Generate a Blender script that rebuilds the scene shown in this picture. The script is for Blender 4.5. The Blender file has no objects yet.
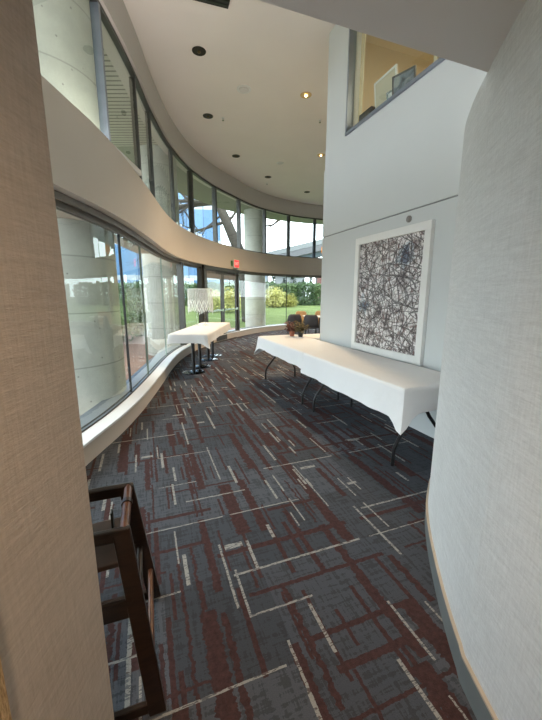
import bpy, math, random
from mathutils import Vector, Matrix
from mathutils.geometry import tessellate_polygon
random.seed(7)
sc = bpy.context.scene
COL = sc.collection
PI = math.pi

# ------------------------------------------------------------------ camera, world, light, exposure
EYE = 1.46
cd = bpy.data.cameras.new('camera'); cam = bpy.data.objects.new('camera', cd); COL.objects.link(cam)
cam.location = (0, 0, EYE)
cam.rotation_euler = (PI/2 - math.atan(.195), 0, 0)
cd.sensor_fit = 'VERTICAL'; cd.sensor_height = 24.0; cd.lens = 24.0*338/720
cd.clip_start = .02; cd.clip_end = 400
sc.camera = cam
w = bpy.data.worlds.new('world'); sc.world = w; w.use_nodes = True
bgn = w.node_tree.nodes['Background']
bgn.inputs[0].default_value = (.86, .93, 1.0, 1); bgn.inputs[1].default_value = 6.0
sc.view_settings.view_transform = 'Standard'; sc.view_settings.look = 'None'
sc.view_settings.gamma = 1; sc.view_settings.exposure = 0.12
sc.view_settings.use_curve_mapping = False
try:
    sc.cycles.max_bounces = 12; sc.cycles.diffuse_bounces = 8; sc.cycles.transparent_max_bounces = 24
    sc.cycles.use_denoising = True; sc.cycles.sample_clamp_indirect = 6
except Exception: pass

def area(name, loc, sx, sy, e, col, rot=(0,0,0)):
    L=bpy.data.lights.new(name,'AREA'); L.shape='RECTANGLE'; L.size=sx; L.size_y=sy; L.energy=e; L.color=col
    o=bpy.data.objects.new(name,L); COL.objects.link(o); o.location=loc; o.rotation_euler=rot
# added fill lights, hidden on ledges above eye level, brightening the ceiling
area('fill_uplight',(-1.735,3.0,3.03),.08,3.4,24,(1,.90,.82),(math.pi,0,0))
area('fill_uplight',(1.75,2.25,2.36),.5,.5,8,(1,.95,.9),(math.pi,0,0))

# ------------------------------------------------------------------ small helpers
def setp(o, label=None, cat=None, group=None, kind=None):
    if label: o['label'] = label
    if cat: o['category'] = cat
    if group: o['group'] = group
    if kind: o['kind'] = kind
    return o
def thing(name, label, cat, loc=(0,0,0), rz=0, group=None):
    o = bpy.data.objects.new(name, None); COL.objects.link(o)
    o.location = loc; o.rotation_euler = (0,0,rz); o.empty_display_size = .1
    return setp(o, label, cat, group)
def copy_tree(o, parent=None):
    c = o.copy(); COL.objects.link(c)
    if parent: c.parent = parent
    for ch in list(o.children): copy_tree(ch, c)
    return c

class MB:
    def __init__(s): s.v=[]; s.f=[]; s.m=[]
    def add(s, vs, fs):
        b=len(s.v); s.v += [tuple(p) for p in vs]; s.f += [tuple(i+b for i in f) for f in fs]; return s
    def box(s, c, d, rz=0, rot=None):
        x,y,z=[k/2 for k in d]; M = rot if rot else Matrix.Rotation(rz,3,'Z'); c=Vector(c)
        vs=[c+M@Vector((i*x,j*y,k*z)) for i in(-1,1) for j in(-1,1) for k in(-1,1)]
        return s.add(vs,[(0,1,3,2),(4,6,7,5),(0,4,5,1),(2,3,7,6),(0,2,6,4),(1,5,7,3)])
    def prism(s, pts, z0, z1):
        n=len(pts); A=[(p[0],p[1],z0) for p in pts]; B=[(p[0],p[1],z1) for p in pts]
        tr=tessellate_polygon([[Vector((p[0],p[1],0)) for p in pts]])
        s.add(A+B,[tuple(t) for t in tr]+[tuple(i+n for i in t) for t in tr]+[(i,(i+1)%n,(i+1)%n+n,i+n) for i in range(n)])
        return s
    def tube(s, path, r, seg=8, cap=True):
        P=[Vector(p) for p in path]; n=len(P)
        R=r if isinstance(r,(list,tuple)) else [r]*n
        vs=[]; prev=None
        for i in range(n):
            t=(P[min(i+1,n-1)]-P[max(i-1,0)]).normalized()
            if prev is None:
                a=Vector((0,0,1)) if abs(t.z)<.9 else Vector((1,0,0)); u=t.cross(a).normalized()
            else:
                u=(prev-t*prev.dot(t)).normalized()
            prev=u; q=t.cross(u)
            for k in range(seg):
                a=2*PI*k/seg; vs.append(P[i]+(u*math.cos(a)+q*math.sin(a))*R[i])
        fs=[(i*seg+k,i*seg+(k+1)%seg,(i+1)*seg+(k+1)%seg,(i+1)*seg+k) for i in range(n-1) for k in range(seg)]
        if cap: fs+= [tuple(range(seg-1,-1,-1)), tuple((n-1)*seg+k for k in range(seg))]
        return s.add(vs,fs)
    def lathe(s, prof, c=(0,0,0), seg=24, closed=False):
        n=len(prof); vs=[(c[0]+r*math.cos(2*PI*k/seg),c[1]+r*math.sin(2*PI*k/seg),c[2]+z) for r,z in prof for k in range(seg)]
        fs=[(i*seg+k,i*seg+(k+1)%seg,(i+1)*seg+(k+1)%seg,(i+1)*seg+k) for i in range(n-1) for k in range(seg)]
        if prof[0][0]>0: fs.append(tuple(range(seg-1,-1,-1)))
        if prof[-1][0]>0: fs.append(tuple((n-1)*seg+k for k in range(seg)))
        return s.add(vs,fs)
    def build(s, name, mat, parent=None, smooth=False, bevel=0):
        me=bpy.data.meshes.new(name); me.from_pydata(s.v,[],s.f); me.update()
        import bmesh
        bm=bmesh.new(); bm.from_mesh(me); bmesh.ops.recalc_face_normals(bm,faces=bm.faces); bm.to_mesh(me); bm.free()
        me.materials.append(mat)
        if smooth:
            for p in me.polygons: p.use_smooth=True
            try: me.set_sharp_from_angle(angle=math.radians(35))
            except Exception: pass
        o=bpy.data.objects.new(name,me); COL.objects.link(o)
        if parent: o.parent=parent
        if bevel:
            b=o.modifiers.new('bevel','BEVEL'); b.width=bevel; b.segments=2; b.limit_method='ANGLE'
        return o
def struct(name, mb, mat, parent=None, smooth=False, bevel=0):
    o=mb.build(name,mat,parent,smooth,bevel)
    if not parent: o['kind']='structure'
    return o

# ------------------------------------------------------------------ materials
class NT:
    def __init__(s, name):
        s.mat=bpy.data.materials.new(name); s.mat.use_nodes=True; s.t=s.mat.node_tree; s.n=s.t.nodes; s.l=s.t.links
        s.b=s.n['Principled BSDF']; s.out=s.n['Material Output']
        s.pos=s.n.new('ShaderNodeTexCoord').outputs['Object']
    def put(s, sock, v):
        if isinstance(v,(int,float)): sock.default_value=v
        elif isinstance(v,(tuple,list)):
            sock.default_value = tuple(v) if len(sock.default_value)==len(v) else tuple(v)+(1,)
        else: s.l.new(v,sock)
    def m(s, op, a, b=None, c=None, clamp=False):
        n=s.n.new('ShaderNodeMath'); n.operation=op; n.use_clamp=clamp
        for i,v in enumerate((a,b,c)):
            if v is not None: s.put(n.inputs[i],v)
        return n.outputs[0]
    def mapping(s, v, scale=(1,1,1), rot=(0,0,0), loc=(0,0,0)):
        n=s.n.new('ShaderNodeMapping'); s.l.new(v,n.inputs[0]); n.inputs['Scale'].default_value=scale
        n.inputs['Rotation'].default_value=rot; n.inputs['Location'].default_value=loc; return n.outputs[0]
    def noise(s, v, scale=5, detail=3, rough=.5, dist=0):
        n=s.n.new('ShaderNodeTexNoise'); s.l.new(v,n.inputs['Vector']); n.inputs['Scale'].default_value=scale
        n.inputs['Detail'].default_value=detail; n.inputs['Roughness'].default_value=rough; n.inputs['Distortion'].default_value=dist
        return n.outputs[0]
    def white(s, x, y, z=0.0):
        c=s.n.new('ShaderNodeCombineXYZ'); s.put(c.inputs[0],x); s.put(c.inputs[1],y); s.put(c.inputs[2],z)
        n=s.n.new('ShaderNodeTexWhiteNoise'); n.noise_dimensions='3D'; s.l.new(c.outputs[0],n.inputs['Vector']); return n.outputs['Value']
    def ramp(s, f, stops):
        n=s.n.new('ShaderNodeValToRGB'); s.l.new(f,n.inputs[0]); e=n.color_ramp.elements
        while len(e)<len(stops): e.new(.5)
        for el,(p,c) in zip(e,stops): el.position=p; el.color=tuple(c)+(1,)
        return n.outputs[0]
    def mix(s, f, a, b):
        n=s.n.new('ShaderNodeMix'); n.data_type='RGBA'; s.put(n.inputs[0],f); s.put(n.inputs[6],a); s.put(n.inputs[7],b); return n.outputs[2]
    def sep(s, v):
        n=s.n.new('ShaderNodeSeparateXYZ'); s.l.new(v,n.inputs[0]); return n.outputs
    def bump(s, h, st=.2, d=.01):
        n=s.n.new('ShaderNodeBump'); n.inputs['Strength'].default_value=st; n.inputs['Distance'].default_value=d
        s.l.new(h,n.inputs['Height']); s.l.new(n.outputs[0],s.b.inputs['Normal'])
    def fin(s, col, rough=.6, metal=0, spec=.5):
        s.put(s.b.inputs['Base Color'],col); s.put(s.b.inputs['Roughness'],rough); s.b.inputs['Metallic'].default_value=metal
        s.b.inputs['Specular IOR Level'].default_value=spec
        return s.mat
def plain(name, col, rough=.5, metal=0, var=.08, scale=8, spec=.5, bump=0):
    t=NT(name); f=t.noise(t.pos,scale,3)
    a=tuple(c*(1-var) for c in col); b=tuple(min(1,c*(1+var)) for c in col)
    if bump: t.bump(t.noise(t.pos,scale*6,3),bump,.004)
    return t.fin(t.ramp(f,[(.3,a),(.7,b)]),rough,metal,spec)
def emit(name, col, st):
    t=NT(name); t.b.inputs['Emission Strength'].default_value=st; t.b.inputs['Emission Color'].default_value=col+(1,)
    return t.fin(col,.5)

WD=(-.35,.937); WP=(1.2,4.54); WN=(-.937,-.35)      # picture wall: direction, a point on it, normal into the room
WROT=math.atan2(WD[0],WD[1])                          # angle of the wall from +y

def wallpaper(name, base, ang=0, cyl=False):
    t=NT(name); v=t.pos
    streak=t.noise(t.mapping(v,(7,7,95)),1,4,.7); fine=t.noise(t.mapping(v,(60,60,320)),1,3,.7)
    vert=t.noise(t.mapping(v,(140,140,14)),1,2,.6)
    h=t.m('ADD',t.m('MULTIPLY',streak,.6),t.m('ADD',t.m('MULTIPLY',fine,.5),t.m('MULTIPLY',vert,.35)))
    col=t.ramp(h,[(.50,tuple(c*.82 for c in base)),(.90,tuple(min(1,c*1.10) for c in base))])
    t.bump(h,.7,.003)
    return t.fin(col,.75,0,.3)
def paint(name, base, rough=.6):
    t=NT(name); n=t.noise(t.pos,1.4,3); f=t.noise(t.pos,160,2)
    t.bump(f,.08,.001)
    return t.fin(t.ramp(n,[(.3,tuple(c*.97 for c in base)),(.7,base)]),rough,0,.35)
M={}
M['wall']=paint('picture_wall_paint',(.62,.65,.655))
M['wp_right']=wallpaper('right_wallpaper',(.64,.66,.67))
M['wp_left']=wallpaper('left_wallpaper',(.47,.40,.335))
M['ceil']=paint('ceiling_paint',(.88,.82,.775))
M['soffit']=paint('soffit_paint',(.72,.70,.685))
M['fascia']=paint('fascia_paint',(.60,.535,.47))
M['band']=paint('band_paint',(.55,.52,.49))
M['ledge']=plain('ledge_white',(.88,.90,.93),.4,0,.03,3)
M['groove']=plain('groove_grey',(.28,.29,.30),.5)
M['base_v']=plain('vinyl_base_grey',(.16,.18,.185),.45)
M['base_cap']=plain('base_cap_tan',(.50,.42,.33),.5)
M['mull']=plain('mullion_bronze',(.075,.075,.07),.4,.5)
M['alu']=plain('mullion_aluminium',(.26,.30,.36),.35,.6)
M['edge']=plain('glass_edge_green',(.30,.38,.34),.2)
M['track']=plain('track_taupe',(.20,.18,.16),.45)
M['joint']=plain('joint_black',(.012,.012,.012),.5)
M['black']=plain('black_metal',(.014,.014,.016),.35,.2)
M['chrome']=plain('chrome',(.55,.57,.6),.18,1)
M['white']=plain('white_plastic',(.78,.78,.76),.4,0,.03)
M['whiteframe']=plain('white_frame',(.82,.82,.80),.4,0,.02)
M['dark_grey']=plain('dark_grey_shell',(.055,.06,.075),.6)
M['tan']=plain('tan_wood_shell',(.55,.36,.19),.5,0,.15)
M['terracotta']=plain('terracotta',(.33,.11,.06),.7)
M['leaf_red']=plain('red_brown_leaf',(.16,.06,.042),.6,0,.4,30)
M['leaf_olive']=plain('olive_leaf',(.14,.11,.05),.6,0,.4,30)
M['soil']=plain('soil',(.03,.02,.015),.9)
M['bark']=plain('bark',(.060,.052,.042),.9,0,.35,14,.3,.8)
M['hedge']=plain('hedge_leaf',(.075,.125,.038),.65,0,.5,9)
M['hedge2']=plain('hedge_leaf_dark',(.050,.095,.032),.65,0,.5,9)
M['yellow']=plain('yellow_leaf',(.42,.40,.12),.65,0,.4,9)
M['conifer']=plain('conifer_leaf',(.012,.030,.018),.7,0,.4,7)
M['pave_edge']=plain('kerb',(.30,.29,.27),.8)
M['office']=paint('office_wall_paint',(.62,.55,.42))
M['curtain']=plain('cream_blind',(.72,.62,.42),.7)
M['black_soft']=plain('black_card',(.02,.022,.02),.5)
M['bridge']=plain('bridge_concrete',(.13,.13,.135),.8)
M['bldg_white']=plain('pale_render',(.24,.25,.27),.8)
M['bldg_red']=plain('red_roof',(.20,.06,.05),.8)
M['orange']=plain('orange_paint',(.60,.20,.02),.5)
M['greenp']=plain('green_plastic',(.06,.22,.09),.4)
M['overhang']=paint('overhang_plaster',(.25,.27,.22),.8)
M['bulb']=emit('lit_bulb',(1.0,.70,.34),9)
M['reflector']=plain('gold_reflector',(.10,.075,.035),.3,.8)
M['can']=plain('downlight_dark_can',(.010,.008,.005),.5)
M['canlit']=plain('downlight_gold_can',(.75,.52,.25),.35,.5)
M['thread']=plain('white_thread',(.80,.82,.80),.5,0,.02)
M['yarn']=None

def cloth_mat():
    t=NT('white_tablecloth'); n=t.noise(t.pos,7,3,.5,1.0)
    t.bump(n,.35,.02)
    m=t.fin((.80,.80,.81),.8,0,.25)
    return m
M['cloth']=cloth_mat()
def wood():
    t=NT('dark_walnut_wood'); v=t.mapping(t.pos,(6,6,40),(0,.3,0)); n=t.noise(v,1.5,4,.6,1.2)
    return t.fin(t.ramp(n,[(.3,(.010,.005,.003)),(.7,(.032,.015,.008))]),.32,0,.5)
M['wood']=wood()
def wood2():
    t=NT('reddish_wood'); v=t.mapping(t.pos,(8,8,30)); n=t.noise(v,1.5,4,.6,1.2)
    return t.fin(t.ramp(n,[(.3,(.06,.022,.010)),(.7,(.16,.062,.028))]),.30,0,.5)
M['wood2']=wood2()
M['wood3']=plain('seat_wood',(.055,.026,.014),.35,0,.3,12)
def woven():
    t=NT('tan_woven_cover'); 
    n=t.noise(t.mapping(t.pos,(200,200,28),(.25,0,0)),1,4,.7,1.5)
    t.bump(n,.9,.006)
    return t.fin(t.ramp(n,[(.35,(.30,.17,.06)),(.65,(.75,.54,.30))]),.7)
M['woven']=woven()
def concrete():
    t=NT('board_marked_concrete'); n=t.noise(t.pos,2.2,5,.6); z=t.sep(t.pos)[2]
    f=t.noise(t.pos,70,3,.6)
    vor=t.n.new('ShaderNodeTexVoronoi'); t.l.new(t.pos,vor.inputs['Vector']); vor.inputs['Scale'].default_value=7
    holes=t.m('LESS_THAN',vor.outputs['Distance'],.07)
    line=t.m('LESS_THAN',t.m('FRACT',t.m('DIVIDE',z,.62)),.025)
    tt=t.m('ADD',t.m('MULTIPLY',n,.8),t.m('MULTIPLY',f,.2))
    col=t.ramp(tt,[(.3,(.44,.45,.41)),(.7,(.62,.63,.57))])
    col=t.mix(t.m('MULTIPLY',line,.35),col,(.08,.085,.075)); col=t.mix(t.m('MULTIPLY',holes,.5),col,(.06,.06,.055))
    t.bump(tt,.4,.01)
    return t.fin(col,.85,0,.2)
M['concrete']=concrete()
def boards():
    t=NT('soffit_boards'); y=t.sep(t.pos)[1]
    f=t.m('FRACT',t.m('DIVIDE',y,.115)); g=t.m('LESS_THAN',f,.30)
    n=t.noise(t.pos,2,2)
    return t.fin(t.mix(g,t.ramp(n,[(.3,(.42,.42,.37)),(.7,(.50,.50,.44))]),(.075,.085,.07)),.7)
M['boards']=boards()
def glass():
    t=NT('window_glass'); t.n.remove(t.b)
    tr=t.n.new('ShaderNodeBsdfTransparent'); tr.inputs[0].default_value=(.955,.985,.97,1)
    gl=t.n.new('ShaderNodeBsdfGlossy'); gl.inputs['Roughness'].default_value=0.0; gl.inputs['Color'].default_value=(.95,1,.98,1)
    fr=t.n.new('ShaderNodeFresnel'); fr.inputs[0].default_value=1.5
    ge=t.n.new('ShaderNodeNewGeometry')
    f=t.m('MULTIPLY',fr.outputs[0],t.m('SUBTRACT',1.0,ge.outputs['Backfacing']))
    mx=t.n.new('ShaderNodeMixShader'); t.l.new(f,mx.inputs[0]); t.l.new(tr.outputs[0],mx.inputs[1]); t.l.new(gl.outputs[0],mx.inputs[2])
    t.l.new(mx.outputs[0],t.out.inputs['Surface']); return t.mat
M['glass']=glass()
def acrylic():
    t=NT('frosted_acrylic'); t.n.remove(t.b)
    tr=t.n.new('ShaderNodeBsdfTransparent'); df=t.n.new('ShaderNodeBsdfDiffuse'); df.inputs[0].default_value=(.85,.88,.86,1)
    mx=t.n.new('ShaderNodeMixShader'); mx.inputs[0].default_value=.16
    t.l.new(tr.outputs[0],mx.inputs[1]); t.l.new(df.outputs[0],mx.inputs[2]); t.l.new(mx.outputs[0],t.out.inputs['Surface']); return t.mat
M['acrylic']=acrylic()
def carpet():
    t=NT('patterned_carpet')
    p=t.mapping(t.pos,(1,1,1),(0,0,-WROT)) ; p=t.mapping(t.pos,(1,1,1),(0,0,-math.atan2(-WD[0],WD[1])))
    s=t.sep(p); U=s[1]; V=s[0]       # U along the picture wall, V across
    fine=t.noise(p,240,2,.7); med=t.noise(p,42,3,.7); big=t.noise(p,1.3,2)
    def wob(a,b,amp,fa,fb,seed):      # edge raggedness stepping along a
        return t.m('MULTIPLY',t.m('SUBTRACT',t.noise(t.mapping(p,(fb,fa,1) if a is U else (fa,fb,1),(0,0,0),(seed,seed*2,0)),1,2,.8),.5),amp)
    def streak(a,b,wc,lc,seed,dens,wmin,wmax,lmin,lmax,ragged):
        bb=t.m('ADD',b,wob(a,b,ragged,26,9,seed)) if ragged else b
        bw=t.m('DIVIDE',bb,wc); ib=t.m('FLOOR',bw)
        r1=t.white(ib,seed,3.3)
        al=t.m('ADD',t.m('DIVIDE',a,lc),t.m('MULTIPLY',r1,17.3)); ia=t.m('FLOOR',al)
        r2=t.white(ib,ia,seed+.5); r3=t.white(ib,ia,seed+7.5); r4=t.white(ib,ia,seed+11.5)
        on=t.m('LESS_THAN',r2,dens)
        wd=t.m('ADD',wmin,t.m('MULTIPLY',r3,wmax-wmin)); ln=t.m('ADD',lmin,t.m('MULTIPLY',r4,lmax-lmin))
        return t.m('MULTIPLY',on,t.m('MULTIPLY',t.m('LESS_THAN',t.m('FRACT',bw),wd),t.m('LESS_THAN',t.m('FRACT',al),ln)))
    # tile shades: two greys, blue-grey
    tu=t.m('FLOOR',t.m('DIVIDE',U,.5)); tv=t.m('FLOOR',t.m('DIVIDE',V,.5)); rt=t.white(tu,tv,1.7)
    base=t.ramp(rt,[(0,(.075,.085,.103)),(.45,(.102,.113,.135)),(.75,(.130,.145,.172)),(1,(.086,.094,.110))])
    # long soft darker / lighter weave bands
    wv=t.m('ADD',t.noise(t.mapping(p,(60,5,1)),1,2,.7),t.noise(t.mapping(p,(6,50,1)),1,2,.7))
    base=t.mix(t.m('MULTIPLY',t.m('GREATER_THAN',wv,1.05),.55),base,(.045,.048,.054))
    mar=streak(U,V,.15,1.4,1.0,.62,.18,.62,.40,1.0,.062)
    mar4=streak(U,V,.080,.9,31.0,.38,.15,.6,.3,1.0,.045)
    mar2=streak(V,U,.15,.95,2.0,.46,.07,.26,.30,.95,.022)
    mar3=streak(U,V,.034,.55,5.0,.20,.3,.8,.3,.9,.02)
    mm=t.m('MAXIMUM',t.m('MAXIMUM',mar,mar2),t.m('MAXIMUM',mar3,mar4))
    mcol=t.ramp(med,[(.3,(.054,.025,.024)),(.7,(.115,.052,.047))])
    c=t.mix(t.m('MULTIPLY',mm,.93),base,mcol)
    # off-white dashes, broken
    w1=streak(U,V,.16,.95,8.0,.36,.05,.15,.20,.8,.010)
    w2=streak(V,U,.25,.85,9.0,.34,.028,.060,.3,.95,.006)
    w3=streak(U,V,.028,.36,12.0,.06,.35,.8,.3,.95,.004)
    w4=streak(V,U,.34,.16,15.0,.05,.06,.13,.3,.9,.01)
    brk=t.m('GREATER_THAN',t.noise(t.mapping(p,(22,90,1)),1,2,.8),.46)
    ww=t.m('MULTIPLY',t.m('MAXIMUM',t.m('MAXIMUM',w1,w2),t.m('MAXIMUM',w3,w4)),t.m('ADD',.25,t.m('MULTIPLY',brk,.75)))
    c=t.mix(t.m('MULTIPLY',ww,.85),c,(.50,.50,.47))
    c=t.mix(t.m('MULTIPLY',fine,.55),c,(.012,.012,.014))
    t.bump(t.m('ADD',fine,t.m('MULTIPLY',med,.5)),.6,.004)
    return t.fin(c,.95,0,.15)
M['carpet']=carpet()
def art():
    t=NT('abstract_twig_print'); p=t.pos      # coords: x across, z up (object space)
    base=t.noise(p,9,5,.7,1.0)
    col=t.ramp(base,[(.34,(.10,.09,.10)),(.45,(.42,.36,.34)),(.52,(.80,.78,.78)),(.72,(.88,.84,.80))])
    x,y,z=t.sep(p)
    for (cx,cz,r) in ((.28,.42,.13),(-.42,-.12,.10)):
        dd=t.m('SQRT',t.m('ADD',t.m('POWER',t.m('SUBTRACT',x,cx),2),t.m('POWER',t.m('SUBTRACT',z,cz),2)))
        dd=t.m('ADD',dd,t.m('MULTIPLY',t.m('SUBTRACT',t.noise(p,12,3),.5),.34))
        col=t.mix(t.m('MULTIPLY',t.m('LESS_THAN',dd,r),.55),col,(.42,.52,.60)); col=t.mix(t.m('MULTIPLY',t.m('LESS_THAN',dd,r*.5),.8),col,(.06,.09,.15))
    spk=t.noise(p,60,5,.8); col=t.mix(t.m('MULTIPLY',t.m('GREATER_THAN',spk,.56),.8),col,(.035,.028,.032))
    def lines(rot,freq,w,dist,seed,k):
        v=t.mapping(p,(1,1,1),(0,rot,0),(seed,0,seed*.7)); q=t.noise(v,2.4,2,.5)
        x=t.m('ADD',t.m('MULTIPLY',t.sep(v)[0],freq),t.m('MULTIPLY',q,dist))
        d=t.m('ABSOLUTE',t.m('SUBTRACT',t.m('FRACT',x),.5)); gate=t.m('GREATER_THAN',t.noise(t.mapping(v,(freq*.8,1,2.2)),1,1),k)
        return t.m('MULTIPLY',t.m('LESS_THAN',d,w),gate)
    ln=None
    for a in [(.15,9,.075,1.3,3,.5),(1.35,8,.07,1.2,7,.5),(.75,7,.07,1.6,13,.52),(-.6,8,.06,1.4,21,.52),(1.9,11,.06,1.9,29,.5),(-.2,15,.08,2.2,37,.52),(2.5,13,.08,2.3,41,.52),(1.1,17,.09,2.5,53,.52),(.4,26,.10,3.2,61,.53),(1.7,28,.10,3.4,67,.53)]:
        q=lines(*a); ln=q if ln is None else t.m('MAXIMUM',ln,q)
    col=t.mix(t.m('MULTIPLY',ln,.78),col,(.03,.022,.024))
    red=t.noise(t.mapping(p,(1,1,1),(0,0,0),(4,0,9)),14,3,.7); col=t.mix(t.m('MULTIPLY',t.m('GREATER_THAN',red,.62),.6),col,(.20,.10,.09))
    return t.fin(col,.35,0,.4)
M['art']=art()
def bricks():
    t=NT('brick_paving'); n=t.n.new('ShaderNodeTexBrick'); t.l.new(t.mapping(t.pos,(4,4,4)),n.inputs['Vector'])
    n.inputs['Color1'].default_value=(.30,.17,.13,1); n.inputs['Color2'].default_value=(.38,.24,.18,1); n.inputs['Mortar'].default_value=(.09,.08,.07,1)
    n.inputs['Mortar Size'].default_value=.02
    return t.fin(n.outputs[0],.85)
M['bricks']=bricks()
def lawn():
    t=NT('lawn_grass'); n=t.noise(t.pos,1.2,4,.6); f=t.noise(t.pos,30,3,.7)
    h=t.m('ADD',t.m('MULTIPLY',n,.6),t.m('MULTIPLY',f,.4)); t.bump(f,.8,.03)
    return t.fin(t.ramp(h,[(.3,(.085,.125,.04)),(.55,(.15,.19,.07)),(.75,(.24,.27,.12))]),.9,0,.1)
M['lawn']=lawn()
def facade():
    t=NT('blue_curtain_wall'); x,y,z=t.sep(t.pos)
    d=t.m('ADD',t.m('MULTIPLY',x,.9),t.m('MULTIPLY',y,.43))
    cx=t.m('FRACT',t.m('DIVIDE',d,1.5)); cz=t.m('FRACT',t.m('DIVIDE',z,3.3))
    mx=t.m('LESS_THAN',cx,.05); band=t.m('LESS_THAN',cz,.14)
    r=t.white(t.m('FLOOR',t.m('DIVIDE',d,1.5)),t.m('FLOOR',t.m('DIVIDE',z,3.3)),0)
    c=t.ramp(r,[(0,(.06,.15,.30)),(.6,(.10,.21,.38)),(1,(.17,.30,.46))])
    c=t.mix(band,c,(.42,.46,.50)); c=t.mix(mx,c,(.06,.11,.20))
    return t.fin(c,.35,0,.4)
M['facade']=facade()
def photo():
    t=NT('small_photo_print'); n=t.noise(t.pos,9,3,.6,.6)
    return t.fin(t.ramp(n,[(.35,(.03,.04,.06)),(.5,(.16,.20,.25)),(.62,(.35,.36,.36))]),.4)
M['photo']=photo()

# ------------------------------------------------------------------ plan curves
def catmull(P, step=.14):
    P=[Vector((a,b)) for a,b in P]; out=[]
    for i in range(len(P)-1):
        p0=P[i-1] if i else P[0]*2-P[1]; p1=P[i]; p2=P[i+1]; p3=P[i+2] if i+2<len(P) else P[-1]*2-P[-2]
        n=max(1,int((p2-p1).length/step))
        for k in range(n):
            t=k/n
            out.append(.5*((2*p1)+(p2-p0)*t+(2*p0-5*p1+4*p2-p3)*t*t+(3*p1-p0-3*p2+p3)*t**3))
    out.append(P[-1]); return out
G=catmull([(-1.64,-2.6),(-1.62,-1),(-1.61,1.2),(-1.60,2.77),(-1.59,3.3),(-1.61,3.8),(-1.66,4.35),(-1.79,5.37),(-1.95,6.5),(-2.03,7.4),(-2.03,8.2),(-1.93,9.1),(-1.66,10.3),(-1.2,11.55),(-.66,12.7),(0,13.6),(.75,14.3),(1.55,14.8),(3,15.4),(5,15.75),(7,15.5),(8.5,14.7)])
U_=catmull([(-1.92,-2.6),(-1.90,-1),(-1.88,1.2),(-1.86,3.0),(-1.87,4.4),(-1.95,5.5),(-2.08,6.6),(-2.15,7.9),(-2.05,9.2),(-1.73,10.45),(-1.24,11.6),(-.68,12.75),(0,13.65),(.75,14.33),(1.55,14.83),(3,15.43),(5,15.78),(7,15.53),(8.5,14.73)])
def offs(C, d):
    n=len(C); out=[]
    for i in range(n):
        t=(C[min(i+1,n-1)]-C[max(i-1,0)]).normalized(); out.append(C[i]+Vector((-t.y,t.x))*(d(i/n) if callable(d) else d))
    return out
def az_pt(C, az):
    az=math.radians(az); d=Vector((math.sin(az),math.cos(az)))
    for i in range(len(C)-1):
        a,b=C[i],C[i+1]
        ca=d.x*a.y-d.y*a.x; cb=d.x*b.y-d.y*b.x
        if ca*cb<=0 and a.dot(d)>0 and b.y>1:
            t=ca/(ca-cb) if ca!=cb else 0; return i+t
    return None
def at_idx(C,u):
    i=min(int(u),len(C)-2); f=u-i; p=C[i].lerp(C[i+1],f); t=(C[i+1]-C[i]).normalized(); return p,t
def cut(C,u0,u1):
    p0,_=at_idx(C,u0); p1,_=at_idx(C,u1)
    return [p0]+[C[i] for i in range(int(u0)+1,int(u1)+1) if i>u0+.05 and i<u1-.05]+[p1]
def strip(C, o0, o1, z0, z1, mb=None):
    A=offs(C,o0); B=offs(C,o1); n=len(C); mb=mb or MB()
    vs=[(p.x,p.y,z) for z in(z0,z1) for P in(A,B) for p in P]      # 0:A z0,1:B z0,2:A z1,3:B z1
    f=[]
    for i in range(n-1):
        a0,b0,a1,b1=i,n+i,2*n+i,3*n+i
        f+=[(a0,a0+1,a1+1,a1),(b0,b0+1,b1+1,b1),(a0,a0+1,b0+1,b0),(a1,a1+1,b1+1,b1)]
    f+=[(0,n,3*n,2*n),(n-1,2*n-1,4*n-1,3*n-1)]
    return mb.add(vs,f)

CZ=5.08
xy=lambda C:[(p.x,p.y) for p in C]
# ------------------------------------------------------------------ floor, ceiling, walls
struct('floor',MB().prism(xy(offs(G,.05))+[(8.7,7.5),(5,-2.6)],-.10,0),M['carpet'])
struct('ceiling',MB().prism(xy(offs(U_,.05))+[(8.7,7.5),(5,-2.6)],CZ,CZ+.2),M['ceil'])
# window wall: sill box, white ledge, fascia, head band
struct('wall_window_sill',strip(G,0,.42,0,.185),M['fascia'],smooth=True)
led=MB(); strip(G,-.02,.14,.185,.207,led)
struct('trim_1',led,M['ledge'],smooth=True)
led=MB(); strip(G,.14,.155,.16,.215,led); strip(G,.195,.215,.16,.212,led)
struct('trim_2',led,M['joint'],smooth=True)
led=MB(); strip(G,.155,.195,.185,.208,led); strip(G,.215,.42,.185,.20,led)
struct('trim_3',led,M['alu'],smooth=True)
struct('ceiling_outer_soffit',strip([p for p in G if p.y<7],.38,.62,2.24,2.5),M['fascia'],smooth=True)
struct('wall_fascia',strip(G,0,.40,2.26,2.96),M['fascia'],smooth=True)
tr=MB(); strip(G,.09,.11,2.20,2.26,tr); strip(G,.15,.17,2.16,2.26,tr); strip(G,.195,.215,2.16,2.26,tr)
struct('trim_4',tr,M['track'],smooth=True)
struct('wall_head_band',strip(U_,-.05,.25,4.57,CZ),M['band'],smooth=True)
tr=MB(); strip(U_,-.01,.06,4.525,4.57,tr); strip(U_,0,.08,2.96,2.99,tr)
struct('trim_5',tr,M['mull'],smooth=True)
for (fx,fy,fz,fw,fl) in ((-1.735,3.0,2.99,.10,3.5),(1.75,2.25,2.342,.52,.52)):  # housings made up to carry the added ceiling fill lights
    t=thing('fill_light_box','white housing of an added fill light lying on the band under the near clerestory windows' if fl>1 else 'square white box of an added fill light lying on top of the curved right wall','light',(fx,fy,fz-.03 if fl>1 else fz-.012))
    MB().box((0,0,.015),(fw,fl,.03 if fl>1 else .02)).build('housing',M['white'],t)
    for sx in(-1,1): MB().box((sx*(fw/2+.006),0,.03),(.012,fl,.06)).build('side_rail',M['white'],t)
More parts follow.
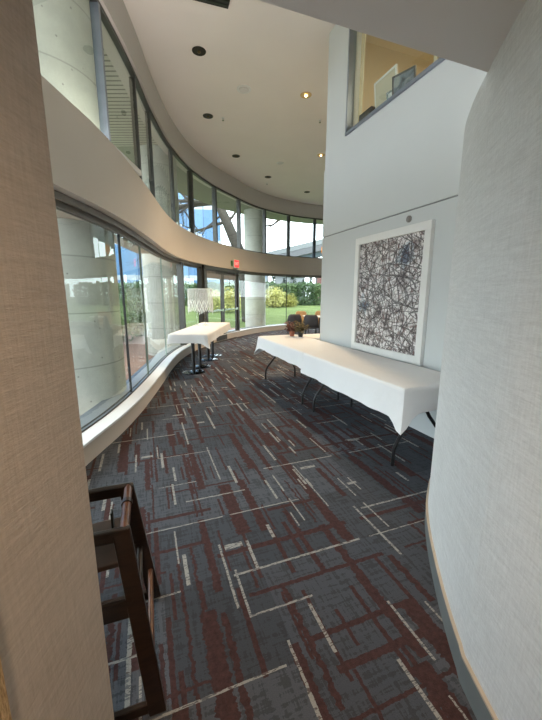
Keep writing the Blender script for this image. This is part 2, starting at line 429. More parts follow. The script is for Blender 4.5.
# picture wall
def wp(s, out=0.0, z=0.0): return Vector((WP[0]+WD[0]*s+WN[0]*out, WP[1]+WD[1]*s+WN[1]*out, z))
def wbox(mb, s0,s1,o0,o1,z0,z1):
    pts=[wp(s0,o0),wp(s1,o0),wp(s1,o1),wp(s0,o1)]
    return mb.prism([(p.x,p.y) for p in pts],z0,z1)
SE=1.115
mb=MB(); wbox(mb,-4.2,SE,-.25,0,0,2.322); struct('wall_picture_lower',mb,M['wall'])
mb=MB(); wbox(mb,-4.2,SE,-.25,-.012,2.322,2.338); struct('trim_6',mb,M['groove'])
mb=MB(); wbox(mb,-4.2,SE,-.25,0,2.338,3.287); struct('wall_picture_middle',mb,M['wall'])
mb=MB(); wbox(mb,-4.2,SE,-.25,-.012,3.287,3.58); wbox(mb,.555,SE-.012,-.25,-.012,3.58,CZ); wbox(mb,-4.2,-2.9,-.25,-.012,3.58,CZ)
wbox(mb,-2.9,.555,-.25,-.012,4.90,CZ); struct('wall_picture_upper',mb,M['wall'])
mb=MB(); wbox(mb,-2.9,.555,-.25,.012,3.555,3.59); wbox(mb,.535,.560,-.10,.004,3.59,4.90); struct('trim_7',mb,M['alu'])
# wall at the far side of the wall corner, and right end wall
c0=wp(SE,-.25); a=Vector((.937,.35,0)); e0=c0; e1=c0+a*7.6; nn=Vector((-.35,.937,0))*.15
mb=MB().prism([(c0.x,c0.y),(e1.x,e1.y),(e1.x-nn.x,e1.y-nn.y),(c0.x-nn.x,c0.y-nn.y)],0,CZ); struct('wall_behind_corner',mb,M['wall'])
mb=MB().prism([(e1.x,e1.y),(8.65,14.8),(8.85,14.8),(e1.x+.2,e1.y)],0,CZ); struct('wall_far_right',mb,M['wall'])
# right wall, curved, with wallpaper, top at 2.33
RWp=catmull([(.73,-2.6),(.73,0),(.73,.93),(.745,1.08),(.795,1.30),(.86,1.53),(.945,1.79),(1.06,2.057),(1.26,2.38),(1.55,2.62),(1.86,2.70)],.05)
rp=xy(RWp)+[(2.6,.6),(2.6,-2.6)]
struct('wall_right',MB().prism(rp,0,2.33),M['wp_right'],smooth=True)
struct('baseboard_right',strip(RWp,0,.010,0,.112),M['base_v'],smooth=True)
struct('trim_8',strip(RWp,0,.013,.112,.122),M['base_cap'],smooth=True)
# left wall block, wallpaper
LX=-.408; LY=.688
mb=MB().prism([(LX,LY),(-1.60,LY),(-1.60,-2.6),(LX,-2.6)],0,2.33); struct('wall_left',mb,M['wp_left'],bevel=.004)
struct('trim_9',MB().box((LX+.007,(.400-2.6)/2,1.165),(.014,3.0,2.33)),M['woven'])
struct('wall_back',MB().box((.5,-2.68,1.2),(4.4,.15,2.5)),M['wall'])
# soffit slab over the camera and the bulkhead rising from its edge to the ceiling
eA=Vector((-.039,1.208,0)); ed=Vector((.937,.35,0))
L0=eA+ed*(-1.75); R0=eA+ed*2.42; nb=Vector((-.35,.937,0))
struct('ceiling_soffit',MB().prism([(L0.x,L0.y),(R0.x,R0.y),(2.8,-2.75),(-1.75,-2.75)],2.33,2.50),M['soffit'])
q=[L0-nb*.001,R0-nb*.001,R0-nb*.16,L0-nb*.16]
struct('wall_bulkhead',MB().prism([(p.x,p.y) for p in q],2.50,CZ),M['wall'])

# ------------------------------------------------------------------ windows
def az_of(px, py):
    a=(px-271)/338; b=(360-py)/338; th=math.atan(.195); return math.degrees(math.atan2(a, b*math.sin(th)+math.cos(th)))
wn=[0]
def bay(C, u0, u1, z0, z1, goff, mull_u, mw, md, mat, moff):
    wn[0]+=1
    p,t=at_idx(C,mull_u); n=Vector((-t.y,t.x)); c=p+n*moff
    mb=MB().box((c.x,c.y,(z0+z1)/2),(md,mw,z1-z0),math.atan2(n.y,n.x))
    o=struct('window_%d'%wn[0],mb,mat)
    seg=cut(C,u0,u1)
    strip(seg,goff,goff+.010,z0,z1).build('pane',M['glass'],o,smooth=False)
    return o
up_px=[(108,131),(141.7,168),(155,187),(176,220),(194,232),(217,241.7),(240.5,247.3),(265.5,251.7),(289,255),(314.5,257.3)]
ups=[az_pt(U_,az_of(*p)) for p in up_px]
st=[2.0, az_pt(U_,-40) or 20]
us=[3.0]+ups; last=ups[-1]
k=last
for _ in range(1): k+=9.5; us.append(k)
struct('wall_upper_far',strip(cut(U_,k+.3,len(U_)-1.001),0,.2,2.96,4.57),M['band'],smooth=True)
for i in range(len(us)-1):
    near = i<4
    bay(U_,us[i],us[i+1],2.99,4.53,.03,us[i+1] if i<len(us)-2 else us[i+1]-.05,.075 if not near else .05,.13 if (i==0 or not near) else .08,M['alu'] if i==0 else M['mull'],.05)
# lower glazing
lo_px=[(118,232),(143,300),(163,300),(181.5,300)]
lo=[az_pt(offs(G,.175),az_of(*p)) for p in lo_px]
GL=offs(G,0)
ls=[3.0]+lo
for i in range(len(ls)-1):
    thick = i==3
    bay(GL,ls[i],ls[i+1],.20,2.2,.17,ls[i+1],.012 if not thick else .09,.03 if not thick else .14,M['joint'] if i==0 else (M['mull'] if thick else M['edge']),.175)
uD0=az_pt(G,az_of(206,300)); uD1=az_pt(G,az_of(240,300))
bay(GL,lo[-1],uD0,.20,2.2,.17,uD0,.10,.14,M['mull'],.15)
uE=[uD1,az_pt(G,az_of(288,300))]; k=uE[-1]
while k+14<len(G)-1: k+=16; uE.append(min(k,len(G)-1.02))
for i in range(len(uE)-1):
    bay(GL,uE[i],uE[i+1],.20,2.26,.10,uE[i+1]-(.05 if i==len(uE)-2 else 0),.014,.03,M['joint'],.105)
# double door in the window wall
pA,_=at_idx(G,uD0); pB,_=at_idx(G,uD1); dv=(pB-pA); DW=dv.length; dt=dv.normalized(); dn=Vector((-dt.y,dt.x)); drz=math.atan2(dt.y,dt.x)
door=bpy.data.objects.new('door_1',None); COL.objects.link(door); door.location=(pA.x+dn.x*.02,pA.y+dn.y*.02,0); door.rotation_euler=(0,0,drz); door['kind']='structure'
mb=MB()
mb.box((.05,.06,1.12),(.10,.12,2.24)).box((DW-.05,.06,1.12),(.10,.12,2.24)).box((DW/2,.06,2.2),(DW,.12,.10)).box((DW/2,.06,.01),(DW,.12,.02))
mb.build('door_frame',M['mull'],door)
for k in range(2):
    x0=.11+k*(DW-.22)/2; x1=x0+(DW-.22)/2-.01; mb=MB()
    for xx in (x0+.045,x1-.045): mb.box((xx,.06,1.08),(.09,.05,2.1))
    mb.box(((x0+x1)/2,.06,.13),(x1-x0-.18,.05,.2)).box(((x0+x1)/2,.06,2.09),(x1-x0-.18,.05,.08))
    lf=mb.build('door_leaf',M['mull'],door)
    MB().box(((x0+x1)/2,.06,1.14),(x1-x0-.18,.01,1.82)).build('pane',M['glass'],lf)
    mb=MB().box(((x0+x1)/2,.0,.97),(x1-x0-.06,.04,.045)).box((x0+.06,.02,.97),(.06,.06,.09)).box((x1-.06,.02,.97),(.06,.06,.09))
    mb.build('push_bar',M['chrome'],lf)
MB().box((DW/2,.045,2.03),(DW-.4,.02,.24)).build('roller_blind',M['bldg_white'],door)

# ------------------------------------------------------------------ ceiling fittings (px measured on the ceiling plane)
def on_ceiling(px,py,z=CZ):
    a=(px-271)/338; b=(360-py)/338; th=math.atan(.195)
    r=Vector((a,b*math.sin(th)+math.cos(th),b*math.cos(th)-math.sin(th))); t=(z-EYE)/r.z; return (r.x*t,r.y*t,z)
def downlight(loc, lit, label, group=None):
    t=thing('ceiling_light',label,'ceiling light',loc,0,group)
    R=.088
    MB().lathe([(R+.018,0),(R+.016,-.006),(R,-.008),(R-.004,0)],seg=28).build('trim_ring',M['can'] if not lit else M['canlit'],t,True)
    MB().lathe([(R,-.006),(R*.97,-.001),(R*.45,-.0005),(R*.4,-.001)],seg=28).build('reflector',M['canlit'] if lit else M['can'],t,True)
    MB().lathe([(.001,-.030),(.018,-.027),(.027,-.015),(.022,-.0005)],seg=16).build('bulb',M['bulb'] if lit else M['reflector'],t,True)
    return t
dl=[((199,51),0,'unlit dark recessed ceiling light nearest the camera on the high ceiling'),
    ((208,116),0,'unlit dark recessed ceiling light beside a sprinkler, second from the camera along the windows'),
    ((236,156),0,'unlit dark recessed ceiling light in the middle of the curved row by the windows'),
    ((268,177),0,'small unlit recessed ceiling light fourth along the curved window row'),
    ((307,192),0,'farthest unlit recessed ceiling light, close to the far head of the windows'),
    ((306,95),1,'glowing gold recessed ceiling light nearer the camera, between speaker and tall wall'),
    ((321,155),1,'lit recessed ceiling light half hidden at the edge of the tall wall')]
for p,lit,lb in dl:
    downlight(on_ceiling(*p),lit,lb)
    if lit:
        L=bpy.data.lights.new('lamp_glow','SPOT'); L.energy=520; L.color=(1,.72,.42); L.spot_size=2.2; L.spot_blend=.6; L.shadow_soft_size=.08
        o=bpy.data.objects.new('lamp_glow',L); COL.objects.link(o); c=on_ceiling(*p); o.location=(c[0],c[1],c[2]-.06)
def disc(px,py,r,name,label,cat):
    c=on_ceiling(px,py); t=thing(name,label,cat,c)
    MB().lathe([(r,0),(r,-.008),(r*.82,-.014)],seg=28).build('housing',M['white'],t,True)
    MB().lathe([(r*.7,-.0142),(r*.66,-.020),(.01,-.020)],seg=28).build('grille',M['soffit'],t,True)
disc(244,89,.13,'ceiling_speaker','round white ceiling speaker between the unlit and the glowing light','speaker')
disc(280,163,.10,'smoke_detector','small round white detector on the ceiling farther back','detector')
for (px,py),lb in (((223,118),'small sprinkler head beside the second unlit ceiling light'),((320,120),'small sprinkler head near the top corner of the tall wall'),((267,183),'tiny far sprinkler head below the fourth window row ceiling light')):
    t=thing('sprinkler_head',lb,'sprinkler',on_ceiling(px,py))
    MB().lathe([(.035,0),(.032,-.006),(.012,-.008)],seg=16).build('escutcheon',M['white'],t,True)
    MB().lathe([(.010,-.007),(.008,-.04),(.022,-.045),(.022,-.048)],seg=12).build('deflector',M['chrome'],t,True)
c=on_ceiling(228,8); t=thing('ceiling_vent','dark green-black ceiling grille at the top edge of the view','vent',(c[0],c[1],CZ),-WROT*0)
e=Vector((-.55,-.83,0)).normalized(); 
v0=Vector((c[0],c[1],0)); v1=Vector(on_ceiling(197,0)); v1.z=0; d1=(v1-v0).normalized(); d2=Vector((d1.y,-d1.x,0)); d2=d2 if d2.y<0 else -d2
pts=[Vector((0,0,0)),d1*.62,d1*.62+d2*.62,d2*.62]
MB().prism([(p.x,p.y) for p in pts],-.012,0).build('frame',M['black_soft'],t)
mb=MB()
for k in range(9):
    a=d2*(.05+.065*k)+d1*.02; b=a+d1*.58; cc=(a+b)/2; mb.box((cc.x,cc.y,-.018),(.58,.03,.010),math.atan2(d1.y,d1.x))
mb.build('louvre',plain('vent_green',(.03,.045,.035),.5),t)

# exit sign on the fascia
ue=az_pt(G,az_of(235,262)); p,tg=at_idx(G,ue); nrm=Vector((-tg.y,tg.x)); rz=math.atan2(tg.y,tg.x)
sg=thing('exit_sign','small red lit exit sign on the beige band above the glass door','exit sign',(p.x-nrm.x*.0,p.y-nrm.y*.0,2.44),rz)
MB().box((0,-.03,.0),(.34,.06,.26)).build('housing',M['white'],sg,bevel=.005)
MB().box((0,-.062,0),(.31,.006,.23)).build('sign_face',emit('exit_red',(.85,.06,.06),.75),sg)
cu=bpy.data.curves.new('letters','FONT'); cu.body='EXIT'; cu.size=.13; cu.align_x='CENTER'; cu.align_y='CENTER'; cu.extrude=.002
cu.materials.append(emit('exit_letter',(1,.45,.40),.8))
to=bpy.data.objects.new('letters_tmp',cu); COL.objects.link(to); dg=bpy.context.evaluated_depsgraph_get(); me=bpy.data.meshes.new_from_object(to.evaluated_get(dg))
bpy.data.objects.remove(to); lt=bpy.data.objects.new('letters',me); COL.objects.link(lt); lt.parent=sg; lt.location=(0,-.067,0); lt.rotation_euler=(PI/2,0,0)
MB().box((-.24,-.012,.0),(.09,.024,.16)).build('green_light',M['greenp'],sg,bevel=.004)

# ------------------------------------------------------------------ picture on the wall
FW=1.27; FH=1.445; fc=-.500; fz=.725+FH/2
pos=wp(fc,0,0); fr=thing('framed_picture','tall white-framed abstract print of tangled dark twigs on the grey wall','picture',(pos.x,pos.y,fz-FH/2),math.atan2(-WD[1],-WD[0]))
# local x runs along the wall (towards the camera side), local -y... find the side facing the room
lx=Vector((math.cos(fr.rotation_euler[2]),math.sin(fr.rotation_euler[2]))); ly=Vector((-lx.y,lx.x)); sy=1 if ly.dot(Vector(WN))>0 else -1
mb=MB(); T=.045; B=.085
for (cx,cz,dx,dz) in ((0,FH-B/2,FW,B),(0,B/2,FW,B),(-FW/2+B/2,FH/2,B,FH-2*B),(FW/2-B/2,FH/2,B,FH-2*B)): mb.box((cx,sy*T/2,cz),(dx,T,dz))
mb.build('frame',M['whiteframe'],fr,bevel=.003)
pr=MB().box((0,0,0),(FW-2*B+.004,.02,FH-2*B+.004)).build('print',M['art'],fr); pr.location=(0,sy*.014,FH/2)
MB().box((0,sy*.012,FH/2),(FW-.04,.008,FH-.04)).build('backing',M['black_soft'],fr)
p=wp(-.777,0,2.243); t=thing('wall_sensor','small round grey sensor on the wall above the framed picture','sensor',(p.x,p.y,p.z),math.atan2(WN[1],WN[0]))
MB().tube([(0,0,0),(.016,0,0),(.022,0,0)],[.034,.034,.026],20).build('body',plain('sensor_grey',(.22,.21,.20),.5),t,True)

# ------------------------------------------------------------------ office behind the upper window
mb=MB(); wbox(mb,-3.2,1.0,-2.6,-2.5,3.3,5.0); struct('wall_office_back',mb,M['office'])
mb=MB(); wbox(mb,-3.2,1.0,-2.6,-.25,3.40,3.5); struct('floor_office',mb,M['office'])
mb=MB(); wbox(mb,-3.2,1.0,-2.6,-.25,4.96,5.05); struct('ceiling_office',mb,M['office'])
mb=MB(); wbox(mb,.9,1.0,-2.5,-.25,3.5,4.96); struct('wall_office_end',mb,M['office'])
mb=MB(); wbox(mb,-3.2,-3.1,-2.5,-.25,3.5,4.96); struct('wall_office_near',mb,M['office'])
pl=wp(-.8,-1.5,4.85); L=bpy.data.lights.new('office_lamp','AREA'); L.energy=26; L.size=.8; L.color=(1,.84,.60)
o=bpy.data.objects.new('office_lamp',L); COL.objects.link(o); o.location=pl
wnd=MB(); wbox(wnd,-2.9,.545,-.07,-.06,3.59,4.90); og=struct('window_%d'%(wn[0]+1),wnd,M['glass'])
# blinds and items on the sill
def sillthing(name,label,cat,s,out=-.16,rz=0,z=3.59):
    p=wp(s,out,z); return thing(name,label,cat,p,math.atan2(-WD[1],-WD[0])+rz)
t=sillthing('vertical_blind','cream vertical blind slats at the far end of the upper office window','blind',.49)
for k in range(2): MB().box((.0+.05*k,0,.65),(.03,.012,1.28)).build('slat',M['curtain'],t)
MB().box((.03,0,1.29),(.12,.04,.03)).build('headrail',M['curtain'],t)
t=sillthing('vertical_blind','cream vertical blind slats at the near end of the upper office window','blind',-.80)
for k in range(3): MB().box((.0+.07*k,0,.65),(.045,.012,1.28)).build('slat',M['curtain'],t)
MB().box((.07,0,1.29),(.26,.04,.03)).build('headrail',M['curtain'],t)
t=sillthing('black_box','low black box on the sill of the upper office window','box',.29)
MB().box((0,0,.085),(.26,.10,.17)).build('body',M['black_soft'],t,bevel=.006); MB().box((0,.052*sy,.09),(.20,.006,.10)).build('front_panel',M['mull'],t)
def sillframe(label,s,w,h,fm,im,lean,rz=0,b=.02,out=-.16):
    t=sillthing('picture_frame',label,'picture frame',s,out,rz)
    t.rotation_euler[0]=-lean*sy
    mb=MB()
    for (cx,cz,dx,dz) in ((0,h-b/2,w,b),(0,b/2,w,b),(-w/2+b/2,h/2,b,h-2*b),(w/2-b/2,h/2,b,h-2*b)): mb.box((cx,0,cz),(dx,.02,dz))
    mb.build('frame',fm,t); MB().box((0,0,h/2),(w-2*b,.008,h-2*b)).build('print',im,t)
sillframe('large white-edged picture frame leaning in the upper office window',-.03,.40,.42,M['white'],M['office'],.12,.0,.02,-.20)
sillframe('dark framed photograph standing on the upper office window sill',-.40,.27,.24,M['mull'],M['photo'],.12,.35,.018,-.13)
sillframe('small silver picture frame between the white frame and dark photograph',-.22,.10,.14,M['chrome'],M['white'],.2,.2,.02,-.11)

# ------------------------------------------------------------------ tables and cloths
def cloth_mesh(Lx, Ly, drop, seed, top_z, tails=(1,1,1,1), flare=.05, sides=(1,1,1,1)):
    """cloth over a rectangle 0..Lx x 0..Ly, ring of hem hanging; sides: drop factor for y0, x1, y1, x0"""
    rnd=random.Random(seed); mb=MB(); nx=max(6,int(Lx/.09)); ny=max(6,int(Ly/.09))
    idx={}; vs=[]; fs=[]
    for i in range(nx+1):
        for j in range(ny+1):
            idx[i,j]=len(vs); vs.append((Lx*i/nx,Ly*j/ny,top_z+.0015*math.sin(i*1.7+j)))
    for i in range(nx):
        for j in range(ny): fs.append((idx[i,j],idx[i+1,j],idx[i+1,j+1],idx[i,j+1]))
    ring=[]
    for i in range(nx): ring.append(((i,0),(0,-1),0,i/nx))
    for j in range(ny): ring.append(((nx,j),(1,0),1,j/ny))
    for i in range(nx,0,-1): ring.append(((i,ny),(0,1),2,1-i/nx))
    for j in range(ny,0,-1): ring.append(((0,j),(-1,0),3,1-j/ny))
    # refine the corners: replace with normals turned half way
    n=len(ring); R=8; ph=rnd.uniform(0,6)
    lens=[Lx,Ly,Lx,Ly]
    rows=[[idx[r[0]] for r in ring]]
    for k in range(1,R+1):
        q=k/R; row=[]
        for m_,(g,nm,sd,fr_) in enumerate(ring):
            x,y,_=vs[idx[g]]
            pos=fr_*lens[sd]; dc=min(pos,lens[sd]-pos)
            corner=g in ((0,0),(nx,0),(nx,ny),(0,ny))
            if corner:
                pn=ring[m_-1][1]; d=Vector((nm[0]+pn[0],nm[1]+pn[1]))
            else: d=Vector(nm)
            ci=(sd if pos<lens[sd]/2 else (sd+1)%4); tl=tails[ci]; near=math.exp(-(dc/.06)**2)*tl
            D=drop*(sides[sd] if not corner else max(sides[sd],sides[sd-1]))
            ln=D*(1+.45*near)*(1+.02*math.sin(pos*3.1+ph+sd))
            wave=.010*math.sin(pos*9+ph+sd*2)+.010*math.sin(pos*21+ph*2)
            fold=-.025*math.exp(-((dc-.13)/.04)**2)*tl
            out=.006+q*q*(flare*(.25+near*.9)+fold)+q*wave
            if q<.15: out*=.5
            row.append(len(vs)); vs.append((x+d.x*out,y+d.y*out,top_z-ln*q-.002))
        rows.append(row)
    for k in range(R):
        a,b=rows[k],rows[k+1]
        for m_ in range(n): fs.append((a[m_],a[(m_+1)%n],b[(m_+1)%n],b[m_]))
    mb.add(vs,fs); return mb
def cloth(name,label,loc,rz,Lx,Ly,drop,seed,top,group=None,sides=(1,1,1,1),tails=(1,1,1,1),flare=.05):
    mb=cloth_mesh(Lx,Ly,drop,seed,top,tails,flare,sides); o=mb.build(name,M['cloth'],None,smooth=True)
    for p in o.data.polygons: p.use_smooth=True
    o.location=loc; o.rotation_euler=(0,0,rz); md=o.modifiers.new('sub','SUBSURF'); md.levels=1; md.render_levels=1
    return setp(o,label,'tablecloth',group)
TE=(-.354,.935); TPp=(.935,.354); T0=(1.030,2.515)
def tp(a,p,z=0): return (T0[0]+TE[0]*a+TPp[0]*p, T0[1]+TE[1]*a+TPp[1]*p, z)
trz=math.atan2(TPp[1],TPp[0])       # local x = across towards wall, local y = along away from the camera
def folding_table(a0,a1,label):
    t=thing('folding_table',label,'table',tp((a0+a1)/2,.37),trz)
    Lh=(a1-a0)/2
    MB().box((0,0,.722),(.70,2*Lh-.02,.035)).build('tabletop',M['white'],t,bevel=.01)
    for sgn in (-1,1):
        y=sgn*(Lh-.15); yi=sgn*(Lh-.17)
        for sx in (-1,1):
            path=[(sx*.02,y-sgn*.04,.655),(sx*.03,y-sgn*.035,.57),(sx*.06,y-sgn*.03,.48),(sx*.11,y-sgn*.02,.39),(sx*.18,y-sgn*.01,.30),(sx*.245,y,.22),(sx*.275,y,.15),(sx*.28,y,.08),(sx*.28,y,.016)]
            lg=MB().tube(path,.016,10).build('leg',M['black'],t,True)
            MB().lathe([(.017,0),(.018,.018),(.014,.03)],(sx*.28,y,0),12).build('foot_cap',M['black'],lg,True)
        MB().tube([(-.29,y-sgn*.02,.690),(.29,y-sgn*.02,.690)],.011,8).build('cross_bar',M['black'],t,True)
        MB().tube([(0,y-sgn*.02,.62),(0,y-sgn*.42,.695)],.008,8).build('brace',M['black'],t,True)
        MB().tube([(-.02,y-sgn*.02,.655),(-.02,y-sgn*.02,.690),(.02,y-sgn*.02,.690),(.02,y-sgn*.02,.655)],.012,8).build('leg_yoke',M['black'],t,True)
folding_table(.02,1.78,'folding table under white cloth nearest the camera, below the framed picture')
folding_table(1.80,3.56,'farther folding table under white cloth, at the corner of the tall wall')
cloth('tablecloth','white tablecloth nearest the camera with a hanging corner, below the framed picture',tp(0,0),trz,.745,1.80,.215,3,.745,'white cloths on the long folding table',(.95,.5,.6,1.22),(1.15,.3,0,.1),.06)
cloth('tablecloth','white tablecloth on the farther folding table with two small potted plants on it',tp(1.76,-.004),trz,.75,1.82,.215,8,.7475,'white cloths on the long folding table',(.75,.5,1.2,.93),(.15,0,.5,1.2),.06)

t=thing('side_table','white-clothed end of a table tucked in behind the corner of the tall wall','table',tp(3.27,1.45),trz)
MB().box((0,0,.722),(1.34,.56,.035)).build('tabletop',M['white'],t,bevel=.01)
for sx in (-1,1):
    for sy_ in (-1,1): MB().tube([(sx*.60,sy_*.23,.70),(sx*.62,sy_*.24,0)],.015,8).build('leg',M['black'],t,True)
cloth('tablecloth','white tablecloth on the table tucked in behind the corner of the tall wall',tp(2.98,.765),trz,1.37,.58,.22,33,.745,None,(.9,1,1,.25),(.1,1,1,.1),.015)
# left pedestal tables by the window
LT0=(-1.83,5.93); le=Vector((.035,1)).normalized(); lp=Vector((le.y,-le.x)); lrz=math.atan2(lp.y,lp.x)
def lpnt(a,p,z=0): return (LT0[0]+le.x*a+lp.x*p, LT0[1]+le.y*a+lp.y*p, z)
def pedestal_table(a0,a1,bases,label):
    t=thing('pedestal_table',label,'table',lpnt((a0+a1)/2,.35),lrz)
    MB().box((0,0,.742),(.68,a1-a0-.02,.03)).build('tabletop',M['black_soft'],t,bevel=.006)
    for b in bases:
        y=b-(a0+a1)/2
        pd=MB().lathe([(.038,.02),(.034,.03),(.034,.70),(.06,.705),(.06,.725)],(0,y,0),20).build('pedestal',M['black'],t,True)
        MB().lathe([(.215,0),(.215,.008),(.19,.016),(.05,.026)],(0,y,0),32).build('base_plate',plain('glossy_black_plate',(.10,.12,.14),.12,.9),pd,True)
pedestal_table(.02,1.26,(.36,.86),'black pedestal table under white cloth nearer the camera, beside the curved window')
pedestal_table(1.28,2.56,(1.62,2.12),'black pedestal table under white cloth farther along the curved window')
cloth('tablecloth','white tablecloth over the pedestal tables beside the curved window',lpnt(0,0),lrz,.72,2.58,.165,21,.770,None,(.95,1,1,1),(.2,1.7,.6,.6),.04)

# string and glass centrepiece on the left table
def line_centrepiece():
    c=lpnt(1.70,.20,.772); t=thing('string_centrepiece','white hanging-string centrepiece on two clear stems on the window table','centrepiece',c)
    R=.27
    for sx in (-.09,.09):
        MB().lathe([(.075,0),(.07,.006),(.012,.02),(.009,.10),(.011,.22),(.009,.33),(.02,.37),(.03,.40)],(sx,0,0),20).build('stem',M['acrylic'],t,True)
    MB().tube([(R*math.cos(a),R*.5*math.sin(a),.80) for a in [2*PI*i/40 for i in range(41)]],.006,6).build('top_ring',M['thread'],t,True)
    MB().box((0,0,.795),(2*R*.98,.02,.006)).box((0,0,.795),(.02,R*.98,.006)).build('top_bar',M['acrylic'],t)
    for sx in (-.09,.09): MB().tube([(sx,0,.39),(sx,0,.80)],.005,6).build('rod',M['acrylic'],t,True)
    n=48; mb=MB(); zz=[]
    for i in range(n):
        a=2*PI*i/n; zb=.44-.20*abs(((i/n*4)%1)-.5)*2+ (.0); zz.append(zb)
        x,y=R*math.cos(a),R*.5*math.sin(a)
        mb.tube([(x,y,.80),(x*1.01,y*1.01,.6),(x,y,zb)],.0022,4)
    mb.build('hanging_strings',M['thread'],t)['kind']='stuff'
    sh=MB(); vs=[];fs=[]
    for i in range(n+1):
        a=2*PI*i/n; x,y=R*.985*math.cos(a),R*.492*math.sin(a); zb=zz[i%n]; vs+=[(x,y,.80),(x,y,zb),(x*.985,y*.985,.80),(x*.985,y*.985,zb)]
    for i in range(n): k=4*i; fs+=[(k,k+1,k+5,k+4),(k+2,k+3,k+7,k+6),(k+1,k+3,k+7,k+5)]
    sh.add(vs,fs).build('veil',M['acrylic'],t,True)
    for (z0,z1) in ((.30,.56),):
        zg=[]
        for i in range(81):
            u=i/80; a=2*PI*u; z=z0+(z1-z0)*abs(((u*8)%1)-.5)*2; zg.append((R*1.02*math.cos(a),R*.51*math.sin(a),z))
        MB().tube(zg,.0065,6).build('zigzag_ribbon',M['thread'],t,True)
        zg=[(x,y,z0+z1-z) for x,y,z in zg]
        MB().tube(zg,.0065,6).build('zigzag_ribbon',M['thread'],t,True)
line_centrepiece()

# potted plants on the right table
def leafcloud(mb, c, R, n, size, rnd, flat=1.0, shell=.55):
    for _ in range(n):
        d=Vector((rnd.gauss(0,1),rnd.gauss(0,1),rnd.gauss(0,1))).normalized()
        r=shell+(1-shell)*rnd.random()
        p=Vector((c[0]+d.x*R[0]*r,c[1]+d.y*R[1]*r,c[2]+d.z*R[2]*r))
        u=Vector((rnd.gauss(0,1),rnd.gauss(0,1),rnd.gauss(0,1)*flat)).normalized(); v=u.orthogonal().normalized()
        s=size*rnd.uniform(.6,1.3)
        mb.add([p,p+u*s*.5+v*s*.28,p+u*s,p+u*s*.5-v*s*.28],[(0,1,2,3)])
def potted(loc,label,potm,leafm,seed,h):
    rnd=random.Random(seed); t=thing('potted_plant',label,'plant',loc)
    MB().lathe([(.036,0),(.050,.085),(.054,.086),(.054,.098),(.046,.098),(.044,.082)],seg=24).build('pot',potm,t,True)
    MB().lathe([(.045,.080),(.001,.084)],seg=20).build('soil',M['soil'],t,True)
    mb=MB(); lf=MB()
    for k in range(40):
        a=rnd.uniform(0,2*PI); rr=rnd.uniform(.04,.155); z=rnd.uniform(.10,h)
        tip=Vector((rr*math.cos(a),rr*math.sin(a),z)); mb.tube([(0,0,.08),(tip.x*.45,tip.y*.45,.08+(z-.08)*.7),tip],[.003,.0025,.0015],5)
        for j in range(9):
            s=.2+.8*j/8; q=Vector((tip.x*s,tip.y*s,.08+(z-.08)*min(1,s*1.15))); an=rnd.uniform(0,2*PI)
            u=Vector((math.cos(an),math.sin(an),rnd.uniform(-.6,.5))).normalized(); v=u.orthogonal().normalized(); L=rnd.uniform(.03,.055)
            lf.add([q,q+u*L*.5+v*L*.30,q+u*L,q+u*L*.5-v*L*.30],[(0,1,2,3)])
    mb.build('stems',M['bark'],t); lf.build('foliage',leafm,t)
def tpx(x,y,z): 
    a=(x-271)/338; b=(360-y)/338; th=math.atan(.195); r=Vector((a,b*math.sin(th)+math.cos(th),b*math.cos(th)-math.sin(th))); q=(z-EYE)/r.z; return (r.x*q,r.y*q,z)
c=tpx(292,336,.750); potted(c,'small red-brown leafed plant in a terracotta pot on the far table end',M['terracotta'],M['leaf_red'],3,.25)
c=tpx(300.5,336.8,.750); potted(c,'small olive and brown leafed plant in a black pot on the far table end',M['black'],M['leaf_olive'],5,.27)

# ------------------------------------------------------------------ dining corner far back
def shell_chair(loc,rz,label,mat,group=None):
    t=thing('dining_chair',label,'chair',loc,rz,group)
    vs=[];fs=[]; prof=[(.22,.44),(.10,.435),(-.06,.44),(-.17,.47),(-.215,.56),(-.235,.68),(-.25,.80),(-.255,.86)]
    wd=[.20,.225,.235,.235,.23,.225,.20,.15]
    for (y,z),wv in zip(prof,wd):
        for i in range(7):
            u=i/6*2-1; vs.append((u*wv,y+(.05*u*u if z>.5 else 0),z+(.03*u*u if z<.5 else 0)))
    for r in range(len(prof)-1):
        for i in range(6): fs.append((r*7+i,r*7+i+1,(r+1)*7+i+1,(r+1)*7+i))
    seatv=MB().add(vs[:28],[f for f in fs if max(f)<28]).build('seat',mat,t,True)
    b=MB().add(vs[21:],[tuple(i-21 for i in f) for f in fs if min(f)>=21]).build('backrest',mat,t,True)
    for o in (seatv,b):
        s=o.modifiers.new('solid','SOLIDIFY'); s.thickness=.018
    for sx in(-1,1):
        for sy_ in(-1,1): MB().tube([(sx*.15,sy_*.13,.43),(sx*.20,sy_*.20,0)],[.014,.010],8).build('leg',M['black'],t,True)
    return t
shell_chair((.70,10.55,0),.1,'dark grey shell chair left of its grey twin, beyond the potted plants',M['dark_grey'])
shell_chair((1.22,10.30,0),-.15,'dark grey shell chair beside the corner of the tall wall, beyond the plants',M['dark_grey'])
shell_chair((1.12,12.05,0),PI+.2,'tan wooden shell chair between the two grey chairs, by the far window',M['tan'])
shell_chair((1.80,12.25,0),PI-.1,'tan wooden shell chair partly behind the wall corner by the far window',M['tan'])
t=thing('dining_table','small white-topped table with the grey and tan chairs around it','table',(1.62,11.2,0),.05)
MB().box((0,0,.735),(1.05,.8,.03)).build('tabletop',M['white'],t,bevel=.006)
MB().lathe([(.26,0),(.26,.012),(.04,.03),(.035,.70),(.08,.718)],seg=24).build('pedestal',M['black'],t,True)

